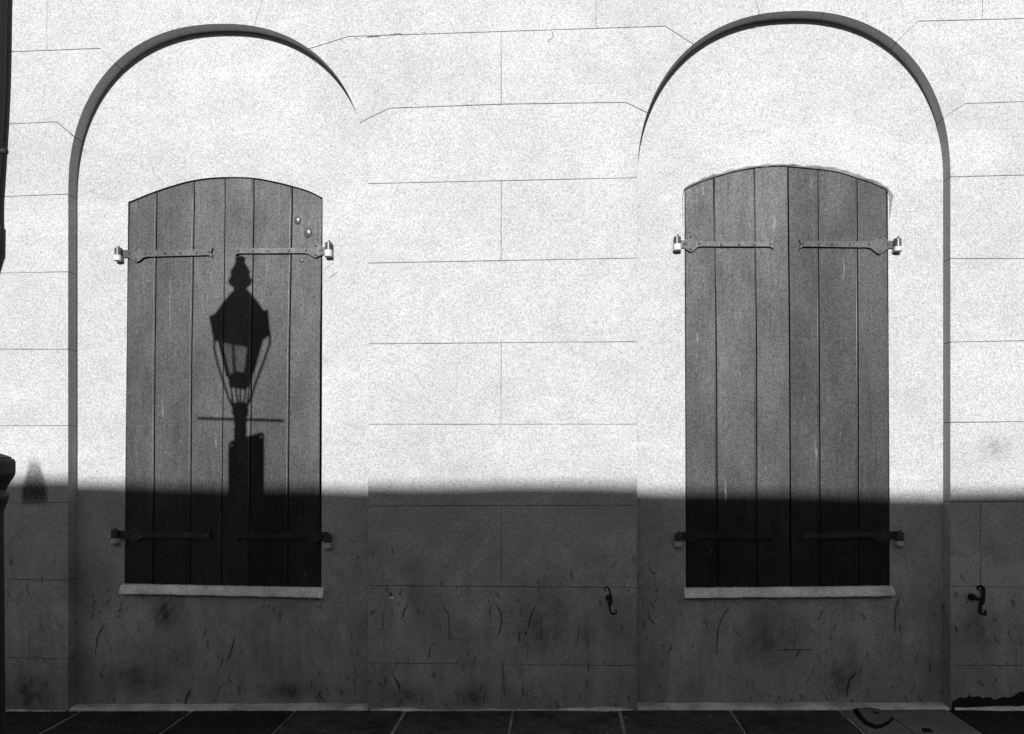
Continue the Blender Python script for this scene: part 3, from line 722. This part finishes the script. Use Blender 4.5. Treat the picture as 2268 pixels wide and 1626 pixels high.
strokes('paint_drips', [([(1606, 395), (1607, 470), (1606, 515)], 1.8), ([(1607, 560), (1605, 620)], 1.6), ([(1795, 385), (1797, 412), (1790, 408)], 2.4), ([(1797, 425), (1798, 446)], 1.8), ([(1866, 570), (1870, 600), (1864, 625)], 2.2), ([(1867, 525), (1866, 540)], 2), ([(1858, 388), (1858, 420)], 1.6),
        ([(1886, 540), (1885, 568)], 1.8), ([(1632, 380), (1634, 402)], 1.6), ([(1563, 430), (1564, 450)], 1.6), ([(1860, 966), (1863, 958)], 3)], MAT['drip'], Y_S - .0016, lvR[0])
# many short faint knocks, thickest near the pavement
MAT['faint'] = scuff_mat('faint scuff', .07, .5, 80)
for Yk, zones in ((-.0024, [(820, 1405), (2112, 2290), (20, 145)]), (D_N - .0024, [(180, 805), (1418, 2085)])):
    it = []
    for u0, u1 in zones:
        for _ in range(int((u1 - u0) / 7)):
            v = 1555 - 330 * rnd.random() ** 1.5; u = rnd.uniform(u0, u1)
            if v < 1332 and Yk > 0 and (250 < u < 735 or 1500 < u < 1995): continue
            L = rnd.uniform(4, 26); an = rnd.gauss(0, .45); k3 = rnd.uniform(-.3, .3)
            it.append(([(u, v), (u + L * .5 * math.sin(an), v + L * .5), (u + L * math.sin(an + k3), v + L * math.cos(an))], rnd.choice((1.5, 2, 2.6, 3.4, 5))))
    strokes('faint_scuffs', it, MAT['faint'], Yk)
# soot stain beside the lamp post: soft-edged film
YST = [-.0024]
def soft_stain(name, u0, v0, u1, v1, label, shape):
    m = bpy.data.materials.new(name); m.use_nodes = True; t = m.node_tree; b = t.nodes['Principled BSDF']
    b.inputs['Base Color'].default_value = (.03, .03, .03, 1); b.inputs['Roughness'].default_value = .95; b.inputs['Specular IOR Level'].default_value = .1
    at = t.nodes.new('ShaderNodeAttribute'); at.attribute_name = 'dirt'; n = t.nodes.new('ShaderNodeTexNoise'); n.inputs['Scale'].default_value = 70; n.inputs['Detail'].default_value = 3
    g = t.nodes.new('ShaderNodeNewGeometry'); t.links.new(g.outputs['Position'], n.inputs['Vector'])
    mr = t.nodes.new('ShaderNodeMapRange'); mr.inputs[1].default_value = .25; mr.inputs[2].default_value = .75; mr.inputs[3].default_value = .55; mr.inputs[4].default_value = 1.25; t.links.new(n.outputs['Fac'], mr.inputs[0])
    mu = t.nodes.new('ShaderNodeMath'); mu.operation = 'MULTIPLY'; mu.use_clamp = True; t.links.new(at.outputs['Fac'], mu.inputs[0]); t.links.new(mr.outputs[0], mu.inputs[1]); t.links.new(mu.outputs[0], b.inputs['Alpha'])
    N, K = 20, 26; V, Fc, val = [], [], []
    for j in range(K + 1):
        for i in range(N + 1):
            s, q = i / N, j / K; x, z = bp(u0 + (u1 - u0) * s, v0 + (v1 - v0) * q, YST[0]); V.append((x, YST[0], z)); val.append(shape(s, q))
    for j in range(K):
        for i in range(N): a = j * (N + 1) + i; Fc.append((a, a + 1, a + N + 2, a + N + 1))
    me = bpy.data.meshes.new(name); me.from_pydata(V, [], Fc)
    ca = me.attributes.new('dirt', 'FLOAT', 'POINT'); ca.data.foreach_set('value', val)
    for o_ in [link(name, me, m, B, kind='stuff', label=label)]: pass
def cone(s, q):
    half = .16 + .34 * min(1, q * 1.5) ** .8; e = (half - abs(s - .5)) / .16
    return max(0, min(1, e)) * (.28 + .4 * min(1, q * 1.6)) * min(1, q * 5) * min(1, (1 - q) * 5)
soft_stain('soot_stain', 44, 1012, 108, 1124, 'soft dark cone-shaped smudge at the left, just above the shadow line', cone)
def blotch(s, q):
    r = math.hypot(s - .5, q - .5) * 2; return max(0, 1 - r) * .35 * (1 + .6 * math.sin(s * 17 + q * 9) * math.sin(q * 13))
soft_stain('grey_smudge', 2160, 955, 2250, 1030, 'faint grey smudge on the right pier', lambda s, q: blotch(s, q) * .5)
soft_stain('damp_stain', 1090, 1280, 1270, 1440, 'faint dark damp patch low on the centre pier', lambda s, q: blotch(s, q) * .45)
for su, sv, sr, hh, st_ in ((1195, 1395, 60, 62, 1.1), (1050, 1545, 45, 26, 1.2), (905, 1540, 70, 26, 1.0), (1300, 1420, 24, 60, .8), (2170, 1385, 60, 70, .8), (60, 1540, 60, 60, 1.3)):
    soft_stain('damp_stain', su - sr, sv - hh, su + sr, sv + hh, 'dark damp smudge low on the wall', lambda s_, q, k9=st_: blotch(s_, q) * k9)
for su, sv, sr, hh, st_ in ((366, 1358, 34, 46, 1.7), (640, 1530, 90, 26, 1.0), (1700, 1420, 70, 80, .8), (1860, 1500, 60, 50, .9), (300, 1500, 90, 50, .9)):
    YST[0] = D_N - .0024; soft_stain('damp_stain', su - sr, sv - hh, su + sr, sv + hh, 'dark damp smudge low in the niche', lambda s_, q, k9=st_: blotch(s_, q) * k9)
YST[0] = -.0024
# tar along the foot of the right pier
tp = [(2096, 1567), (2100, 1560), (2106, 1559), (2111, 1553), (2118, 1549), (2128, 1545), (2136, 1546.5), (2147, 1542), (2159, 1544), (2170, 1543), (2180, 1546.5), (2192, 1544.5), (2203, 1549), (2212, 1546.6), (2221, 1543.5), (2236, 1545), (2246, 1541), (2256, 1534), (2266, 1531), (2278, 1533), (2300, 1526), (2330, 1538), (2360, 1545), (2400, 1560)]
tp = [(u + rnd.uniform(-1, 1), v + rnd.uniform(-1.6, 1.6)) for u, v in spline(tp, 3)]
P = [bp(u, v) for u, v in tp]; P = [p for p in P if p[0] > AR.xr + .003]; P += [(P[-1][0], -.03), (P[0][0], -.03)]
prism('tar_smear', P[::-1], -.0035, .003, MAT['soot'], B, label='ragged black tar along the foot of the right pier')

# grit and crumbs of mortar along the foot of the wall
V, Fc = [], []
for _ in range(420):
    x = rnd.uniform(-3.7, 3.0); y = -.02 - .40 * rnd.random() ** 2.2; q = rnd.uniform(.0018, .006) * (1 if rnd.random() > .06 else 2); b = len(V); a0 = rnd.uniform(0, 6)
    for k_ in range(5): V.append((x + q * math.cos(a0 + 1.2566 * k_) * rnd.uniform(.6, 1.3), y + q * math.sin(a0 + 1.2566 * k_) * rnd.uniform(.6, 1.3), gz(x) + .001))
    V.append((x, y, gz(x) + .003 + q * .7))
    for k_ in range(5): Fc.append((b + k_, b + (k_ + 1) % 5, b + 5))
me = bpy.data.meshes.new('grit'); me.from_pydata(V, [], Fc); link('grit', me, MAT['pale_flag'], None, kind='stuff', label='grit and mortar crumbs along the foot of the wall', category='grit')

# ------------------------------------------------------------------ black downpipe at the left edge of the wall
dp = empty('downpipe', (bp(0, 300)[0], 0, 2.6), 'black iron downpipe leaning down the wall at the far left edge', 'pipe')
edge_pts = [(23, -260), (24, -60), (23, 0), (20, 166), (15, 277), (8, 390), (5, 440), (5, 500)]
V, Fc = [], []
cp = [(bp(u, v, -.05)[0] - .022, bp(u, v, -.05)[1]) for u, v in edge_pts]; rp_ = .055
ox_, oz_ = dp.location.x, dp.location.z
tube_data([(x - rp_ - ox_, -.06, z - oz_) for x, z in spline(cp, 3)], rp_, V, Fc, 20)
link('pipe', new_me('pipe', V, Fc, True), MAT['iron'], dp)
V, Fc = [], []; a = bp(7, 498, -.05); b = bp(6, 560, -.05); c = bp(-6, 605, -.05); d = bp(-60, 640, -.05)
tube_data([(p[0] - .080 - ox_, -.062, p[1] - oz_) for p in (a, b)], .062, V, Fc, 20)
link('collar', new_me('collar', V, Fc, True), MAT['iron'], dp)
V, Fc = [], []
tube_data([(p[0] - .075 - ox_, -.06, p[1] - oz_) for p in (b, c, d, bp(-200, 655, -.05))], .052, V, Fc, 18)
link('elbow', new_me('elbow', V, Fc, True), MAT['iron'], dp)

# ------------------------------------------------------------------ the street lamp whose shadow falls on the shutters
YL = -2.45
tE, tA = math.tan(SUN_EL) / math.cos(SUN_AZ), math.tan(SUN_AZ)
S = .55371
def sh(px, py, y=YL):
    """a shadow point read off the shutter (4096-wide px) carried back along the sun to depth y"""
    x, z = bp(px * S, py * S, Y_S); d = Y_S - y
    return x - d * tA, z + d * tE
ax, _ = sh(961, 1600)
lamp = empty('street_lamp', (ax, YL, gz(ax)), 'black iron street lamp, its moulded base cap showing at the far left edge', 'street lamp')
LO = lamp.location.copy()
def zl(py): return sh(961, py)[1] - LO.z
def dxl(px): return sh(px, 1600)[0] - ax
PXM = abs(dxl(1061)) / 100.0                                    # metres per shadow pixel
def lmesh(name, V, Fc, mat=MAT['iron'], smooth=False): return link(name, new_me(name, V, Fc, smooth), mat, lamp)
# cast base: plinth, panelled pedestal and the moulded cap
V, Fc = [], []
capz = EYE + (1000 - 1012) / 657 - LO.z
capx = bp(35, 1030, YL)[0]; CR = (capx - ax) * .835
lathe_data([(CR * 1.02, 0), (CR * 1.02, .16), (CR * .96, .19), (CR * .92, .24)], (0, 0, 0), V, Fc, 8, R(22.5)); lmesh('plinth', V, Fc)
V, Fc = [], []; lathe_data([(CR * .92, .24), (CR * .88, .5), (CR * .85, capz - .21), (CR * .86, capz - .19), (CR * .90, capz - .165), (CR * .925, capz - .145), (CR * .92, capz - .13)], (0, 0, 0), V, Fc, 64); lmesh('pedestal', V, Fc, smooth=True)
V, Fc = [], []
lathe_data([(CR * .89, capz - .13), (CR * .885, capz - .12), (CR * .92, capz - .10), (CR * .985, capz - .072), (CR, capz - .06), (CR, capz - .02), (CR * .985, capz - .010), (CR * .95, capz - .008), (CR * .95, capz - .003), (CR * .90, capz + .003), (CR * .6, capz + .03), (CR * .25, capz + .16), (.06, capz + .22)], (0, 0, 0), V, Fc, 64)
lmesh('base_cap', V, Fc)
V, Fc = [], []
zc0 = zl(1618)
lathe_data([(.062, capz + .20), (.052, zl(1900)), (.048, zl(1830)), (.041, zl(1750)), (.040, zl(1735)), (.045, zl(1722)), (.040, zl(1710)), (.042, zl(1690)), (.044, zl(1680)), (.041, zl(1668))], (0, 0, 0), V, Fc, 24)
lmesh('pole', V, Fc, smooth=True)
V, Fc = [], []; lathe_data([(.043, zl(1668)), (.050, zl(1661)), (.056, zl(1655)), (.054, zl(1622)), (.05, zl(1618))], (0, 0, 0), V, Fc, 24); lmesh('collar', V, Fc, smooth=True)
V, Fc = [], []
hx = .273; yb = .024
tube_data([(-hx, yb, zl(1678)), (hx, -yb, zl(1678))], .0088, V, Fc, 10)
for s in (-1, 1): tube_data([(s * (hx - .006), -s * yb, zl(1678)), (s * (hx + .010), -s * yb, zl(1678))], .0105, V, Fc, 10)
lmesh('ladder_bar', V, Fc)
# lantern: square in plan, turned
A0 = R(16)
def corner(k, r, z, ox=0, f=1):
    a = A0 + k * math.pi / 2; return Vector((r * math.cos(a) + ox, r * math.sin(a), z))
cz = math.cos(A0)
hw = lambda w_: w_ * PXM / cz
zt0, zt1, zg0, zg1, zb1 = zl(1256), zl(1352), zl(1356), zl(1500), zl(1545)
rt, rb_, rg0, rg1, rg2 = hw(117.5), hw(113), hw(95), hw(50), hw(44)
ot, ob = -7 * PXM, 7 * PXM
def frustum(r0, z0, r1, z1, V, Fc, o0=0, o1=0, ins=None):
    b = len(V)
    for r, z, o_ in ((r0, z0, o0), (r1, z1, o1)):
        for k_ in range(4): V.append(tuple(corner(k_, r, z, o_)))
    for k_ in range(4): j = (k_ + 1) % 4; Fc.append((b + k_, b + j, b + 4 + j, b + 4 + k_))
V, Fc = [], []; frustum(rt, zt0, rb_, zt1, V, Fc, ot, ob)
me = new_me('lantern_hood', V, Fc); o = lmesh('lantern_hood', V, Fc); mod = o.modifiers.new('thick', 'SOLIDIFY'); mod.thickness = .004; mod.offset = -1
V, Fc = [], []
# roof: pyramid with slightly bowed sides, and the four corner ears
b = 0; prof = [(hw(106), zl(1259), ot), (hw(82), zl(1222), ot * .7), (hw(60), zl(1195), ot * .5), (hw(40), zl(1172), ot * .4), (hw(33), zl(1163), 0)]
for r, z, o_ in prof:
    for k_ in range(4): V.append(tuple(corner(k_, r, z, o_)))
for i in range(len(prof) - 1):
    for k_ in range(4): j = (k_ + 1) % 4; Fc.append((i * 4 + k_, i * 4 + j, i * 4 + 4 + j, i * 4 + 4 + k_))
Fc.append((0, 1, 2, 3)); Fc.append(tuple(len(V) - 4 + k_ for k_ in range(4)))
lmesh('lantern_roof', V, Fc)
for k_ in range(4):
    V, Fc = [], []; p = corner(k_, rt * .985, zt0 - .006, ot); tube_data([p, p + Vector((0, 0, .014)), p + Vector((0, 0, .020))], [.007, .006, .003], V, Fc, 6)
    lmesh('corner_ear', V, Fc)
V, Fc = [], []
fin = [(30, 1168), (27, 1160), (27, 1150), (38, 1141), (48, 1131), (49, 1125), (44, 1113), (37.5, 1106), (39.5, 1092), (38, 1082), (30, 1069), (21, 1056), (19.5, 1047), (21, 1040), (21, 1034), (16, 1028)]
lathe_data([(w_ * PXM, zl(p)) for w_, p in fin], (0, 0, 0), V, Fc, 28); lmesh('finial', V, Fc, smooth=True)
# glazed lower lantern
def bar(p, q, r, V, Fc): tube_data([p, q], r, V, Fc, 6)
for k_ in range(4):
    V, Fc = [], []
    p, q = corner(k_, rg0 * .93, zg0 + .01, ob * .6), corner(k_, rg1, zg1, 0)
    bar(p, q, .014 if k_ == 2 else .0022 if k_ == 1 else .009, V, Fc); lmesh('lantern_frame', V, Fc)
    V, Fc = [], []
    j = (k_ + 1) % 4; P4 = [corner(k_, rg0 * .93, zg0, ob * .6), corner(j, rg0 * .93, zg0, ob * .6), corner(j, rg1, zg1), corner(k_, rg1, zg1)]
    c_ = sum(P4, Vector()) / 4; n_ = (P4[1] - P4[0]).cross(P4[2] - P4[0]).normalized() * .0015
    P4 = [c_ + (p_ - c_) * .97 for p_ in P4]
    V = [tuple(p_ + n_) for p_ in P4] + [tuple(p_ - n_) for p_ in P4]
    Fc = [(0, 1, 2, 3), (7, 6, 5, 4)] + [(i, (i + 1) % 4, 4 + (i + 1) % 4, 4 + i) for i in range(4)]
    lmesh('lantern_door' if k_ == 0 or k_ == 3 and False else 'lantern_side', V, Fc, MAT['iron'] if k_ == 3 else MAT['glass'])  # one side is opaque iron, put in to darken part of the cast shadow
V, Fc = [], []; frustum(rg0 * .95, zg0 + .012, rg0 * .93, zg0 - .004, V, Fc, ob * .6, ob * .6); o = lmesh('lantern_rim', V, Fc); mod = o.modifiers.new('thick', 'SOLIDIFY'); mod.thickness = .01
V, Fc = [], []; frustum(rg1 * 1.03, zg1, rg2, zb1, V, Fc); b = 0; Fc += [(3, 2, 1, 0), (4, 5, 6, 7)]; lmesh('lantern_tray', V, Fc)
for x in (0, 1, 2):
    V, Fc = [], []
    if x == 0: bar((0, 0, zb1 + .005), (0, 0, zc0 - .005), .0075, V, Fc)
    else:
        s = -1 if x == 1 else 1
        bar((s * 38 * PXM, s * -.01, zb1 + .005), (s * 28 * PXM, 0, zc0 - .005), .0075, V, Fc)
    lmesh('stem', V, Fc)
for k_ in range(4):
    V, Fc = [], []
    p = corner(k_, rb_ * .985, zt1 + .01, ob); q = corner(k_, hw(45), zl(1594)); mid = corner(k_, hw(92), zl(1455), ob * .4); m2 = corner(k_, hw(62), zl(1540)); e = corner(k_, hw(30), zl(1625))
    tube_data(spline([tuple(p), tuple(corner(k_, hw(112), zl(1385), ob)), tuple(mid), tuple(m2), tuple(q), tuple(e)], 5), .0075, V, Fc, 8); lmesh('support_arm', V, Fc, smooth=True)
# parking sign bolted to the pole; only its back and edge are turned to the wall
sgw, sgh = .318, .42
sx, stz = dxl(984) - .033, zl((1768 + 1726) / 2) + .013
ang = math.atan2(.205, .2476)
sign = empty('parking_sign', (LO.x + sx, YL + .0, LO.z + stz - sgh / 2), 'flat metal parking sign bolted edgewise to the street lamp pole', 'sign')
sign.rotation_euler = (0, 0, ang)
def rrect(w_, h_, r, n=5):
    out = []
    for cx_, cz_, a0 in ((w_ / 2 - r, h_ / 2 - r, 0), (-w_ / 2 + r, h_ / 2 - r, 90), (-w_ / 2 + r, -h_ / 2 + r, 180), (w_ / 2 - r, -h_ / 2 + r, 270)):
        for i in range(n + 1): a = R(a0 + 90 * i / n); out.append((cx_ + r * math.cos(a), cz_ + r * math.sin(a)))
    return out
def circ(cx_, cz_, r, n=10): return [(cx_ + r * math.cos(2 * math.pi * i / n), cz_ + r * math.sin(2 * math.pi * i / n)) for i in range(n)]
prism('plate', rrect(sgw, sgh, .03), -.052, -.049, MAT['sign_metal'], sign, holes=[circ(s * (sgw / 2 - .028), sgh / 2 - .028, .0075) for s in (-1, 1)])
V, Fc = [], []
for z in (-.12, .12): box_data(-.035, .035, -.049, -.005, z - .012, z + .012, V, Fc)
link('bracket', new_me('bracket', V, Fc), MAT['sign_metal'], sign)

# ------------------------------------------------------------------ low house across the street: its roof line throws the shade
OB = empty('opposite_house', (0, -15, 0), 'low house across the street behind the viewer, its roof shading the foot of the wall', 'house')
dO = 15.0
V, Fc = [], []; xs_ = [-16 + .5 * i for i in range(65)]
def ridge(x): # height of the shading edge over its own foot
    xx = x + dO * tA
    base = 1.392 - .0085 * (xx + .3) + .008 * math.sin(xx * 1.9 + .8) + .006 * math.sin(xx * 4.1 + 1.9)
    return base + dO * tE
def wall_box(name, x0, x1, y0, y1, z0, z1, mat):
    V, Fc = [], []; box_data(x0, x1, y0 + 15, y1 + 15, z0, z1, V, Fc); return link(name, new_me(name, V, Fc), mat, OB)
MAT['far'] = concrete('opposite plaster', .05)
wall_box('wall', -14, 14, -21, -15.0, -.3, 5.85, MAT['far'])
V, Fc = [], []; X = [-14.3 + .22 * i for i in range(131)]
for x in X:
    h = ridge(x); V += [(x, 0.0, h - .9), (x, 0.0, h), (x, -.35, h + .015), (x, -.35, h - .8)]
for i in range(len(X) - 1):
    for k_ in range(4): j = (k_ + 1) % 4; Fc.append((i * 4 + k_, i * 4 + 4 + k_, i * 4 + 4 + j, i * 4 + j))
link('parapet', new_me('parapet', V, Fc), MAT['far'], OB)
wall_box('roof', -14, 14, -21, -15.36, 5.852, 6.0, MAT['roof'])
for x in (-6, -2.2, 1.6, 5.4):
    wall_box('door', x, x + 1.1, -14.99, -14.95, .05, 2.7, MAT['wood'])
